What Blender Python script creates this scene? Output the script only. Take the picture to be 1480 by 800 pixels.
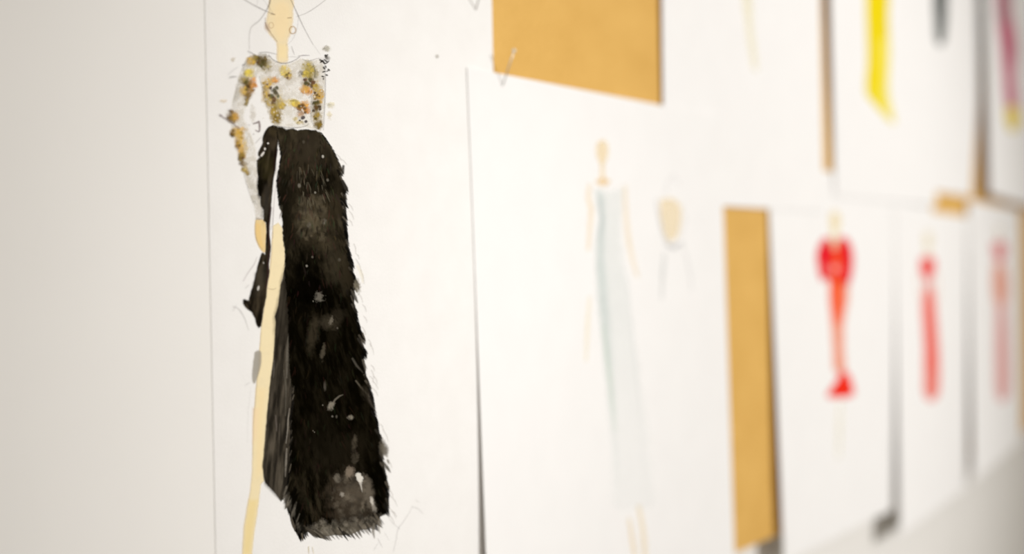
import bpy, math, random
import numpy as np
from mathutils import Vector, Matrix
from mathutils.bvhtree import BVHTree

for o in list(bpy.data.objects):
    bpy.data.objects.remove(o, do_unlink=True)
scene = bpy.context.scene
COL = scene.collection

# ------------------------------------------------------------------ camera
# The pinboard front is the plane y = 0, the room lies at y < 0, x runs along the wall.
W_PX, H_PX = 1480.0, 800.0
F_PX = 50.0 / 36.0 * W_PX
Z0 = 0.76                                   # distance to the board along the optical axis
ANG = math.atan(1340.0 / F_PX)              # angle between optical axis and wall
CAM_H = 1.5
ROLL = 0.02
cam_pos = Vector((-Z0 * math.cos(ANG), -Z0 * math.sin(ANG), CAM_H))
FWD = Vector((math.cos(ANG), math.sin(ANG), 0))
R0 = Vector((math.sin(ANG), -math.cos(ANG), 0))
UP0 = Vector((0, 0, 1))
RIGHT = (R0 - UP0 * ROLL).normalized()
UP = (UP0 + R0 * ROLL).normalized()
cd = bpy.data.cameras.new('camera')
cam = bpy.data.objects.new('camera', cd)
COL.objects.link(cam)
cd.lens = 50.0
cd.sensor_width = 36.0
cd.clip_start = 0.01
cam.matrix_world = Matrix(((RIGHT.x, UP.x, -FWD.x, cam_pos.x),
                           (RIGHT.y, UP.y, -FWD.y, cam_pos.y),
                           (RIGHT.z, UP.z, -FWD.z, cam_pos.z),
                           (0, 0, 0, 1)))
cd.dof.use_dof = True
cd.dof.focus_distance = 0.63
cd.dof.aperture_fstop = 3.3
scene.camera = cam

# ------------------------------------------------------------------ world, lamps, exposure
world = bpy.data.worlds.new('room_light')
scene.world = world
world.use_nodes = True
bg = world.node_tree.nodes['Background']
bg.inputs['Color'].default_value = (1.0, 0.935, 0.83, 1)
bg.inputs['Strength'].default_value = 0.47

def spot(name, loc, aim, power, angle, blend, radius, color):
    ld = bpy.data.lights.new(name, 'SPOT')
    ld.energy = power
    ld.spot_size = math.radians(angle)
    ld.spot_blend = blend
    ld.shadow_soft_size = radius
    ld.color = color
    lo = bpy.data.objects.new(name, ld)
    COL.objects.link(lo)
    lo.location = loc
    lo.rotation_euler = (Vector(aim) - Vector(loc)).to_track_quat('-Z', 'Y').to_euler()
    return lo
spot('unseen_spot', (0.80, -2.35, 2.15), (0.44, 0.0, 1.52), 178.0, 41.5, 1.0, 0.17, (1.0, 0.992, 0.985))  # unseen key lamp from upper right; its soft cone imitates lens vignetting
spot('unseen_spot', (0.42, -2.10, 2.37), (-0.14, 0.0, 1.49), 82.0, 16.2, 1.0, 0.17, (1.0, 0.992, 0.985))  # added lamp, no fixture known: brightens the fur skirt sheet, falls off leftwards

scene.view_settings.view_transform = 'Standard'
scene.view_settings.look = 'None'
scene.view_settings.gamma = 1.0
scene.view_settings.use_curve_mapping = False
scene.view_settings.exposure = 0.0

# ------------------------------------------------------------------ helpers
def ray(px, py):
    return FWD + RIGHT * ((px - W_PX / 2) / F_PX) + UP * ((H_PX / 2 - py) / F_PX)

def W(px, py, lift=0.0):
    """photo pixel -> point on the plane y = -lift (the board front is y = 0)"""
    d = ray(px, py)
    t = (-lift - cam_pos.y) / d.y
    return cam_pos + d * t

def tag(o, label=None, cat=None, group=None, kind=None):
    if label: o['label'] = label
    if cat: o['category'] = cat
    if group: o['group'] = group
    if kind: o['kind'] = kind
    return o

def mesh_obj(name, verts, faces, mat, parent=None, smooth=False):
    me = bpy.data.meshes.new(name)
    me.from_pydata([tuple(v) for v in verts], [], faces)
    me.update()
    if smooth:
        me.polygons.foreach_set('use_smooth', [True] * len(me.polygons))
    me.materials.append(mat)
    o = bpy.data.objects.new(name, me)
    COL.objects.link(o)
    if parent is not None:
        o.parent = parent
        o.matrix_parent_inverse = Matrix.Translation(-parent.location)
    return o

def box(name, lo, hi, mat, parent=None):
    (x0, y0, z0), (x1, y1, z1) = lo, hi
    v = [(x0,y0,z0),(x1,y0,z0),(x1,y1,z0),(x0,y1,z0),(x0,y0,z1),(x1,y0,z1),(x1,y1,z1),(x0,y1,z1)]
    f = [(0,3,2,1),(4,5,6,7),(0,1,5,4),(1,2,6,5),(2,3,7,6),(3,0,4,7)]
    return mesh_obj(name, v, f, mat, parent)

# ------------------------------------------------------------------ materials
def new_mat(name):
    m = bpy.data.materials.new(name)
    m.use_nodes = True
    return m, m.node_tree, m.node_tree.nodes['Principled BSDF']

def noisy_mat(name, c1, c2, scale, stretch=(1, 1, 1), rough=0.8, bump=0.0, bscale=None, detail=6.0, dist=0.001):
    m, nt, b = new_mat(name)
    tc = nt.nodes.new('ShaderNodeTexCoord')
    mp = nt.nodes.new('ShaderNodeMapping')
    mp.inputs['Scale'].default_value = stretch
    nz = nt.nodes.new('ShaderNodeTexNoise')
    nz.inputs['Scale'].default_value = scale
    nz.inputs['Detail'].default_value = detail
    cr = nt.nodes.new('ShaderNodeValToRGB')
    cr.color_ramp.elements[0].position = 0.3
    cr.color_ramp.elements[1].position = 0.7
    cr.color_ramp.elements[0].color = (*c1, 1)
    cr.color_ramp.elements[1].color = (*c2, 1)
    nt.links.new(tc.outputs['Object'], mp.inputs['Vector'])
    nt.links.new(mp.outputs['Vector'], nz.inputs['Vector'])
    nt.links.new(nz.outputs['Fac'], cr.inputs['Fac'])
    nt.links.new(cr.outputs['Color'], b.inputs['Base Color'])
    b.inputs['Roughness'].default_value = rough
    b.inputs['Specular IOR Level'].default_value = 0.25
    if bump:
        n2 = nt.nodes.new('ShaderNodeTexNoise')
        n2.inputs['Scale'].default_value = bscale or scale
        n2.inputs['Detail'].default_value = 3
        bp = nt.nodes.new('ShaderNodeBump')
        bp.inputs['Strength'].default_value = bump
        bp.inputs['Distance'].default_value = dist
        nt.links.new(mp.outputs['Vector'], n2.inputs['Vector'])
        nt.links.new(n2.outputs['Fac'], bp.inputs['Height'])
        nt.links.new(bp.outputs['Normal'], b.inputs['Normal'])
    return m

M_PAPER = noisy_mat('watercolour_paper', (.875, .852, .825), (.905, .885, .86), 60, rough=.9, bump=.25, bscale=900, dist=.0004)
M_SHEET = noisy_mat('drawing_paper', (.89, .872, .855), (.91, .892, .875), 40, rough=.85)
M_WALL = noisy_mat('painted_plaster', (.835, .81, .77), (.86, .835, .795), 14, rough=.8, bump=.15, bscale=260, dist=.0006)
M_WALL_L = noisy_mat('white_painted_plaster', (.875, .85, .815), (.895, .87, .835), 14, rough=.8, bump=.1, bscale=260, dist=.0005)
M_FLOOR = noisy_mat('grey_floor', (.30, .29, .27), (.36, .345, .32), 6, rough=.6)
M_TRIM = noisy_mat('white_trim', (.80, .78, .75), (.84, .82, .79), 10, rough=.5)

def board_mat():
    m, nt, b = new_mat('hardboard')
    tc = nt.nodes.new('ShaderNodeTexCoord')
    def nz(scale, stretch, detail):
        mp = nt.nodes.new('ShaderNodeMapping')
        mp.inputs['Scale'].default_value = stretch
        mp.inputs['Rotation'].default_value = (0, math.radians(12), 0)
        n = nt.nodes.new('ShaderNodeTexNoise')
        n.inputs['Scale'].default_value = scale
        n.inputs['Detail'].default_value = detail
        nt.links.new(tc.outputs['Object'], mp.inputs['Vector'])
        nt.links.new(mp.outputs['Vector'], n.inputs['Vector'])
        return n
    fib = nz(330, (1, 1, 3), 4)
    big = nz(22, (1, 1, 1.6), 3)
    mx = nt.nodes.new('ShaderNodeMath'); mx.operation = 'MULTIPLY_ADD'
    mx.inputs[1].default_value = .62
    ad = nt.nodes.new('ShaderNodeMath'); ad.operation = 'MULTIPLY'
    ad.inputs[1].default_value = .38
    nt.links.new(big.outputs['Fac'], ad.inputs[0])
    nt.links.new(fib.outputs['Fac'], mx.inputs[0])
    nt.links.new(ad.outputs[0], mx.inputs[2])
    cr = nt.nodes.new('ShaderNodeValToRGB')
    cr.color_ramp.elements[0].position = .36
    cr.color_ramp.elements[1].position = .64
    cr.color_ramp.elements[0].color = (.66, .375, .088, 1)
    cr.color_ramp.elements[1].color = (.78, .47, .13, 1)
    nt.links.new(mx.outputs[0], cr.inputs['Fac'])
    nt.links.new(cr.outputs['Color'], b.inputs['Base Color'])
    b.inputs['Roughness'].default_value = .75
    b.inputs['Specular IOR Level'].default_value = .2
    bp = nt.nodes.new('ShaderNodeBump')
    bp.inputs['Strength'].default_value = .2
    bp.inputs['Distance'].default_value = .0005
    nt.links.new(fib.outputs['Fac'], bp.inputs['Height'])
    nt.links.new(bp.outputs['Normal'], b.inputs['Normal'])
    return m
M_BOARD = board_mat()

def paint_mat():
    m, nt, b = new_mat('watercolour_paint')
    at = nt.nodes.new('ShaderNodeAttribute')
    at.attribute_name = 'paint'
    nt.links.new(at.outputs['Color'], b.inputs['Base Color'])
    nt.links.new(at.outputs['Alpha'], b.inputs['Alpha'])
    b.inputs['Roughness'].default_value = .9
    b.inputs['Specular IOR Level'].default_value = 0.0
    return m
M_PAINT = paint_mat()

def metal_mat(name, col, rough):
    m, nt, b = new_mat(name)
    b.inputs['Metallic'].default_value = 1.0
    b.inputs['Base Color'].default_value = (*col, 1)
    nz = nt.nodes.new('ShaderNodeTexNoise')
    nz.inputs['Scale'].default_value = 300
    mr = nt.nodes.new('ShaderNodeMapRange')
    mr.inputs['To Min'].default_value = rough * .8
    mr.inputs['To Max'].default_value = rough * 1.2
    nt.links.new(nz.outputs['Fac'], mr.inputs['Value'])
    nt.links.new(mr.outputs['Result'], b.inputs['Roughness'])
    return m
M_STEEL = metal_mat('pin_steel', (.62, .60, .56), .35)
M_GLASSHEAD = noisy_mat('pin_head_pearl', (.80, .74, .62), (.88, .83, .72), 300, rough=.2)

# ------------------------------------------------------------------ the setting
BOARD_T = 0.012
zb = W(1092, 786).z
bx0 = W(520, 400).x
bx1 = 2.45
tag(box('wall_back', (bx0, BOARD_T + .0006, 0), (4.5, .2, 3.0), M_WALL), kind='structure')
tag(box('wall_left', (-3.0, 0.0, 0), (bx0, .2, 3.0), M_WALL_L), kind='structure')
tag(box('floor', (-3.0, -4.0, -.05), (4.5, .2, 0), M_FLOOR), kind='structure')
tag(box('baseboard_back', (bx0, -.006, 0), (4.5, BOARD_T, .09), M_TRIM), kind='structure')
tag(box('baseboard_left', (-3.0, -.012, 0), (bx0, 0, .09), M_TRIM), kind='structure')
tag(box('pinboard', (bx0, 0, zb), (bx1, BOARD_T, CAM_H + .62), M_BOARD),
    'tan hardboard pinboard mounted on the wall behind the pinned sketches', 'pinboard')

# ------------------------------------------------------------------ sheets of paper
def on_line(a, b, z):
    """point at height z on the line through two pixels of an edge (board plane)"""
    A, B = W(*a), W(*b)
    t = (z - A.z) / (B.z - A.z)
    return A + (B - A) * t

def lifted(P, mm):
    k = 1.0 - (mm / 1000.0) / (-cam_pos.y)
    return cam_pos + (P - cam_pos) * k

def lag(t):
    return np.array([2*(t-.5)*(t-1), -4*t*(t-1), 2*t*(t-.5)])

class Sheet:
    """A sheet of paper: corners TL, TR, BL, BR on the board plane, lift in mm on a 3x3 grid
    (rows top/middle/bottom, columns left/middle/right), thickness and painted films as parts."""
    def __init__(self, name, label, TL, TR, BL, BR, lifts, mat, nu=24, nv=36, thick=.00022, bow=(0, 0, 0, 0)):
        mid = lambda a, b: (a + b) / 2
        P = [[TL, mid(TL, TR), TR], [mid(TL, BL), mid(mid(TL, TR), mid(BL, BR)), mid(TR, BR)], [BL, mid(BL, BR), BR]]
        C = np.array([[tuple(P[r][c]) for c in range(3)] for r in range(3)])
        LF = np.array(lifts, float)
        floor = LF.min()
        root = bpy.data.objects.new(name, None)
        root.empty_display_size = .03
        COL.objects.link(root)
        base = C[2].mean(axis=0)
        root.location = (base[0], base[1], base[2])
        tag(root, label, 'sketch', 'fashion sketches pinned along the wall')
        self.root = root
        g = np.zeros((nv + 1, nu + 1, 3))
        for j in range(nv + 1):
            lv = lag(j / nv)
            for i in range(nu + 1):
                lu = lag(i / nu)
                l = float(lv @ LF @ lu) - floor
                l = floor + .5 * (l + math.sqrt(l * l + .04)) - .02
                g[j, i] = tuple(lifted(Vector(np.einsum('r,c,rck->k', lv, lu, C)), l))
        front = g.reshape(-1, 3)
        n = (nv + 1) * (nu + 1)
        idx = lambda j, i: j * (nu + 1) + i
        faces = [(idx(j, i), idx(j + 1, i), idx(j + 1, i + 1), idx(j, i + 1)) for j in range(nv) for i in range(nu)]
        self.bvh = BVHTree.FromPolygons([tuple(v) for v in front], faces)
        back = front + np.array([0, thick, 0])
        fb = [tuple(n + k for k in reversed(f)) for f in faces]
        rim = [idx(0, i) for i in range(nu)] + [idx(j, nu) for j in range(nv)] + \
              [idx(nv, i) for i in range(nu, 0, -1)] + [idx(j, 0) for j in range(nv, 0, -1)]
        fr = [(rim[k], rim[(k + 1) % len(rim)], n + rim[(k + 1) % len(rim)], n + rim[k]) for k in range(len(rim))]
        self.paper = mesh_obj('paper', np.vstack([front, back]), faces + fb + fr, mat, root)

    def film(self, name, cv, layer=1, label=None):
        """turn a painted canvas into a thin film that lies on this sheet"""
        A = cv.a
        keep = A > .012
        k2 = keep.copy()                                   # one ring more, so the edge fades to nothing
        k2[1:] |= keep[:-1]; k2[:-1] |= keep[1:]; k2[:, 1:] |= keep[:, :-1]; k2[:, :-1] |= keep[:, 1:]
        quad = k2[:-1, :-1] & k2[1:, :-1] & k2[:-1, 1:] & k2[1:, 1:]
        used = np.zeros_like(k2)
        used[:-1, :-1] |= quad; used[1:, :-1] |= quad; used[:-1, 1:] |= quad; used[1:, 1:] |= quad
        ids = -np.ones(A.shape, int)
        pts, cols = [], []
        off = .00006 * layer + .00003
        cpos = tuple(cam_pos)
        for (j, i) in np.argwhere(used):
            d = ray(cv.X[j, i], cv.Y[j, i])
            hit, nor, fi, ds = self.bvh.ray_cast(cam_pos, d)
            if hit is None:
                continue
            if nor.y > 0: nor = -nor
            ids[j, i] = len(pts)
            p = hit + nor * off
            pts.append((p.x, p.y, p.z))
            cols.append((cv.rgb[j, i, 0], cv.rgb[j, i, 1], cv.rgb[j, i, 2], A[j, i]))
        q = np.argwhere(quad)
        a, b, c, d_ = ids[q[:, 0], q[:, 1]], ids[q[:, 0] + 1, q[:, 1]], ids[q[:, 0] + 1, q[:, 1] + 1], ids[q[:, 0], q[:, 1] + 1]
        ok = (a >= 0) & (b >= 0) & (c >= 0) & (d_ >= 0)
        F = np.stack([a, b, c, d_], 1)[ok]
        me = bpy.data.meshes.new(name)
        me.vertices.add(len(pts)); me.vertices.foreach_set('co', np.array(pts, np.float32).ravel())
        me.loops.add(F.size); me.loops.foreach_set('vertex_index', F.ravel().astype(np.int32))
        me.polygons.add(len(F)); me.polygons.foreach_set('loop_start', np.arange(0, F.size, 4, dtype=np.int32))
        me.update(calc_edges=True)
        at = me.color_attributes.new('paint', 'FLOAT_COLOR', 'POINT')
        at.data.foreach_set('color', np.array(cols, np.float32).ravel())
        me.materials.append(M_PAINT)
        o = bpy.data.objects.new(name, me)
        COL.objects.link(o)
        o.parent = self.root
        o.matrix_parent_inverse = Matrix.Translation(-self.root.location)
        if label: o['label'] = label
        return o

# ------------------------------------------------------------------ a small watercolour painter
def lin(c):
    c = np.array(c, float) / 255.0
    return np.where(c <= .04045, c / 12.92, ((c + .055) / 1.055) ** 2.4) * .97

def vnoise(x, y, seed):
    rs = np.random.RandomState(seed)
    T = rs.rand(256, 256)
    xi = np.floor(x).astype(int); yi = np.floor(y).astype(int)
    fx = x - xi; fy = y - yi
    fx = fx * fx * (3 - 2 * fx); fy = fy * fy * (3 - 2 * fy)
    g = lambda a, b: T[b % 256, a % 256]
    return (g(xi, yi) * (1 - fx) + g(xi + 1, yi) * fx) * (1 - fy) + (g(xi, yi + 1) * (1 - fx) + g(xi + 1, yi + 1) * fx) * fy

def fbm(x, y, seed, octaves=4):
    s = 0; amp = .5; tot = 0
    for k in range(octaves):
        s = s + amp * vnoise(x * 2 ** k, y * 2 ** k, seed + k * 17)
        tot += amp
        amp *= .55
    return s / tot

class Canvas:
    def __init__(self, x0, y0, x1, y1, res=1.0):
        nx = int((x1 - x0) * res) + 1; ny = int((y1 - y0) * res) + 1
        self.x0, self.y0, self.res = x0, y0, res
        self.X, self.Y = np.meshgrid(x0 + np.arange(nx) / res, y0 + np.arange(ny) / res)
        self.rgb = np.ones((ny, nx, 3)) * .5
        self.a = np.zeros((ny, nx))

    def win(self, x0, y0, x1, y1):
        ny, nx = self.a.shape
        i0 = max(0, int((x0 - self.x0) * self.res)); i1 = min(nx, int((x1 - self.x0) * self.res) + 2)
        j0 = max(0, int((y0 - self.y0) * self.res)); j1 = min(ny, int((y1 - self.y0) * self.res) + 2)
        if i1 <= i0 or j1 <= j0: return None
        return slice(j0, j1), slice(i0, i1)

    def over(self, w, cov, col):
        a0 = self.a[w]; c0 = self.rgb[w]
        out = cov + a0 * (1 - cov)
        col = np.asarray(col)
        if col.ndim == 1: col = col[None, None, :]
        safe = np.maximum(out, 1e-6)
        self.rgb[w] = np.where(out[..., None] > 1e-5, (col * cov[..., None] + c0 * (a0 * (1 - cov))[..., None]) / safe[..., None], c0)
        self.a[w] = out

    def sdf(self, pts, w):
        X, Y = self.X[w], self.Y[w]
        best = np.full(X.shape, 1e9); inside = np.zeros(X.shape, bool)
        n = len(pts)
        for k in range(n):
            (xa, ya), (xb, yb) = pts[k], pts[(k + 1) % n]
            dx, dy = xb - xa, yb - ya
            L = dx * dx + dy * dy + 1e-9
            t = np.clip(((X - xa) * dx + (Y - ya) * dy) / L, 0, 1)
            best = np.minimum(best, (X - xa - t * dx) ** 2 + (Y - ya - t * dy) ** 2)
            if abs(dy) > 1e-9:
                c = ((ya > Y) != (yb > Y)) & (X < dx * (Y - ya) / dy + xa)
                inside ^= c
        d = np.sqrt(best)
        return np.where(inside, -d, d)

    def poly(self, pts, col, alpha=1.0, soft=1.0, rough=0.0, rscale=6.0, seed=1, mottle=0.0, mscale=10.0, aniso=(1, 1)):
        xs = [p[0] for p in pts]; ys = [p[1] for p in pts]
        m = soft + rough + 2
        w = self.win(min(xs) - m, min(ys) - m, max(xs) + m, max(ys) + m)
        if w is None: return
        d = self.sdf(pts, w)
        X, Y = self.X[w], self.Y[w]
        if rough: d = d + (fbm(X / rscale, Y / rscale, seed, 3) - .5) * 2 * rough
        cov = np.clip(.5 - d / (2 * soft), 0, 1) * alpha
        if mottle:
            n = fbm(X / mscale * aniso[0], Y / mscale * aniso[1], seed + 5, 4)
            cov = cov * np.clip(1 - mottle + 2 * mottle * n, 0, 1)
        self.over(w, cov, lin(col))

    def stroke(self, pts, width, col, alpha=1.0, taper=(1, 1), soft=.5, grain=0.0, seed=3):
        wmax = width + soft + 1
        xs = [p[0] for p in pts]; ys = [p[1] for p in pts]
        w = self.win(min(xs) - wmax, min(ys) - wmax, max(xs) + wmax, max(ys) + wmax)
        if w is None: return
        X, Y = self.X[w], self.Y[w]
        best = np.full(X.shape, -1e9)
        n = len(pts) - 1
        for k in range(n):
            (xa, ya), (xb, yb) = pts[k], pts[k + 1]
            dx, dy = xb - xa, yb - ya
            t = np.clip(((X - xa) * dx + (Y - ya) * dy) / (dx * dx + dy * dy + 1e-9), 0, 1)
            d = np.sqrt((X - xa - t * dx) ** 2 + (Y - ya - t * dy) ** 2)
            tt = (k + t) / n
            hw = .5 * width * np.where(tt < .5, taper[0] + (1 - taper[0]) * tt * 2, 1 + (taper[1] - 1) * (tt - .5) * 2)
            best = np.maximum(best, hw - d)
        cov = np.clip(.5 + best / (2 * soft), 0, 1) * alpha
        if grain: cov = cov * np.clip(1 - grain + 2 * grain * fbm(X / 2.5, Y / 2.5, seed, 2), 0, 1)
        self.over(w, cov, lin(col))

    def blob(self, cx, cy, rx, ry, col, alpha=.9, rot=0.0, soft=.35, rough=.35, seed=1, scale=4.0):
        R = max(rx, ry) * 1.6 + 2
        w = self.win(cx - R, cy - R, cx + R, cy + R)
        if w is None: return
        X, Y = self.X[w] - cx, self.Y[w] - cy
        c, s = math.cos(math.radians(rot)), math.sin(math.radians(rot))
        u, v = (X * c + Y * s) / rx, (-X * s + Y * c) / ry
        d = np.sqrt(u * u + v * v) + (fbm((X + cx) / scale, (Y + cy) / scale, seed, 3) - .5) * 2 * rough
        self.over(w, np.clip((1 - d) / (2 * soft) + .5, 0, 1) * alpha, lin(col))

def smooth_path(pts, sub=5):
    """Catmull-Rom through the points"""
    P = [pts[0]] + list(pts) + [pts[-1]]
    out = []
    for k in range(1, len(P) - 2):
        p0, p1, p2, p3 = [np.array(P[q], float) for q in (k - 1, k, k + 1, k + 2)]
        for s in range(sub):
            t = s / sub
            out.append(tuple(.5 * ((2 * p1) + (-p0 + p2) * t + (2*p0 - 5*p1 + 4*p2 - p3) * t*t + (-p0 + 3*p1 - 3*p2 + p3) * t**3)))
    out.append(tuple(pts[-1]))
    return out

SKIN = (254, 234, 192)
rnd = random.Random(7)

# ================================================================== sheet with the black fur skirt
s1 = Sheet('fashion_sketch', 'watercolour sketch of a figure in a long black fur skirt and gold-flecked top',
           on_line((296, 0), (312, 800), W(296, -60).z), on_line((711, 0), (713, 103), W(711, -38).z),
           on_line((296, 0), (312, 800), W(296, 0).z - .297), on_line((711, 0), (713, 103), W(711, 0).z - .297 - .004),
           ((.17, .2, .4), (.17, .2, .4), (.17, .2, .4)), M_PAPER, thick=.0001)

# --- face, neck
c = Canvas(376, -34, 436, 96, 1.4)
c.poly(smooth_path([(392, -24), (404, -28), (416, -24), (422, -10), (423.5, 8), (423, 24), (421.5, 38), (419.5, 48), (416, 57), (415, 66), (415.5, 86), (409, 90), (401, 88), (401, 72), (400, 62), (396, 56), (389.5, 48), (386.5, 40), (386, 28), (388, 12), (389.5, -6)]),
       SKIN, .9, 2.2, 1.2, 8, 11, .12, 14)
c.poly(smooth_path([(396, 8), (408, 3), (418, 12), (418, 34), (413, 52), (406, 58), (399, 50), (395, 30)]), (253, 227, 178), .55, 4, seed=12)
c.poly([(402, 64), (414, 64), (414, 84), (403, 84)], (253, 230, 176), .6, 3)
c.blob(386.5, 40, 4, 5.5, (222, 200, 178), .45, -20, .5, .2, 14)
c.stroke([(383.5, 33), (386, 40), (391, 46)], 3, (205, 178, 150), .5, (.5, .3), 1.2)
s1.film('face', c, 1)

# --- hand and legs
c = Canvas(362, 306, 392, 368, 1.4)
c.poly(smooth_path([(370, 314), (368.5, 326), (369, 340), (372, 352), (377, 361), (383, 364), (384, 350), (384.5, 332), (383, 322), (379, 316)]), (248, 218, 158), .85, 1.2, .5, 6, 21)
c.poly(smooth_path([(370, 322), (370, 338), (374, 352), (380, 357), (377, 340), (376, 324)]), (243, 205, 132), .6, 1.6, .5, 6, 22)
s1.film('hand', c, 1)
c = Canvas(336, 318, 416, 880, 1.2)
leg = [(395, 326), (393, 345), (392, 365), (390, 382), (389, 396), (386, 408), (384, 425), (381, 445), (378, 465), (377, 482), (375, 506), (373, 530), (371, 552), (369, 580), (366.5, 602), (365.5, 640), (364.5, 680), (362, 708), (357, 735), (352.5, 762), (350, 800), (349, 830), (344, 858), (352, 868), (360, 850), (364, 800), (367, 770), (371, 745), (374, 720), (376.5, 700), (381, 694), (380, 672), (382, 648), (384, 620), (386, 600), (389, 575), (392, 540), (395, 518), (397, 500), (398, 480), (399, 466), (397, 458), (400, 450), (403, 440), (404, 428), (406, 411), (409, 401), (412, 388), (412, 362), (409, 346), (408, 330), (402, 322)]
c.poly(leg, (253, 235, 192), .93, 1.3, .5, 7, 23, .08, 12)
c.poly([(372, 560), (384, 562), (380, 620), (378, 680), (370, 690), (370, 620)], (252, 226, 172), .5, 4, seed=24)
c.poly([(366, 590), (373, 590), (370, 630), (366, 640)], (250, 218, 176), .5, 3, seed=25)
c.poly([(360, 722), (372, 722), (365, 770), (361, 800), (352, 800), (354, 762)], (245, 219, 148), .6, 3, seed=26)
c.stroke([(394, 335), (393, 365), (391, 385), (388, 402), (385, 425), (381, 448), (378, 470)], 1.1, (190, 165, 140), .4, (.6, .4), .6)
c.stroke([(386, 416), (390, 417.5), (395, 418), (399, 416)], 1.2, (150, 125, 90), .55, (.4, .4), .6)
c.stroke([(377, 480), (374, 520), (369, 575), (366, 610), (365, 660)], 1.0, (215, 190, 140), .45, (.6, .4), .6)
s1.film('leg', c, 1)

# --- bodice and sleeve washes
c = Canvas(312, 66, 486, 318, 1.4)
torso = smooth_path([(374, 79), (386, 80), (393, 86), (402, 91), (412, 93), (424, 89.5), (434, 85), (448, 88), (462, 85), (467, 92), (469, 112), (468, 140), (467, 165), (465, 184), (458, 187), (444, 184), (428, 184), (410, 183), (396, 181), (391, 172), (387, 154), (381, 132), (375, 113), (371, 98)])
c.poly(torso, (233, 227, 214), .5, 1.6, 1.0, 8, 31, .45, 11)
c.poly([(378, 92), (400, 98), (430, 96), (432, 120), (408, 128), (384, 112)], (222, 214, 202), .3, 5, 2, 9, 32, .5, 9)
sleeve = smooth_path([(366, 79), (357, 86), (350, 99), (344, 116), (338.5, 136), (334, 156), (332, 172), (337, 190), (344.5, 215), (350, 240), (356, 262), (363, 285), (369, 299), (379, 301), (375, 282), (373, 262), (372, 240), (368, 212), (361, 190), (353, 172), (353, 160), (359, 146), (365, 130), (371, 112), (375, 100), (374, 84)])
c.poly(sleeve, (226, 219, 205), .5, 1.6, 1.2, 8, 33, .42, 10)
c.poly([(357, 86), (364, 84), (356, 110), (346, 140), (340, 165), (334, 165), (340, 134), (349, 102)], (196, 192, 182), .35, 2.5, 1, 8, 34, .4, 8)
c.poly([(355, 240), (362, 242), (372, 280), (378, 298), (369, 298), (362, 280)], (205, 200, 188), .4, 2, 1, 7, 35, .5, 6)
c.poly(smooth_path([(366, 294), (378, 298), (381, 306), (380, 317), (371, 318), (369, 306)]), (226, 220, 210), .5, 1.5, .6, 5, 36)
c.poly(smooth_path([(363, 150), (368, 156), (369, 170), (365, 176), (361, 168)]), (222, 216, 206), .5, 2, 1, 6, 37)
c.poly(smooth_path([(452, 96), (462, 92), (468, 100), (468, 150), (466, 182), (458, 184), (451, 176), (450, 150)]), (222, 215, 202), .4, 2, 1, 7, 38, .4, 8)
n = fbm(c.X / 5, c.Y / 5, 39, 3)
c.a *= np.clip((n - .2) / .4, .45, 1)
s1.film('bodice', c, 1)

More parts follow.
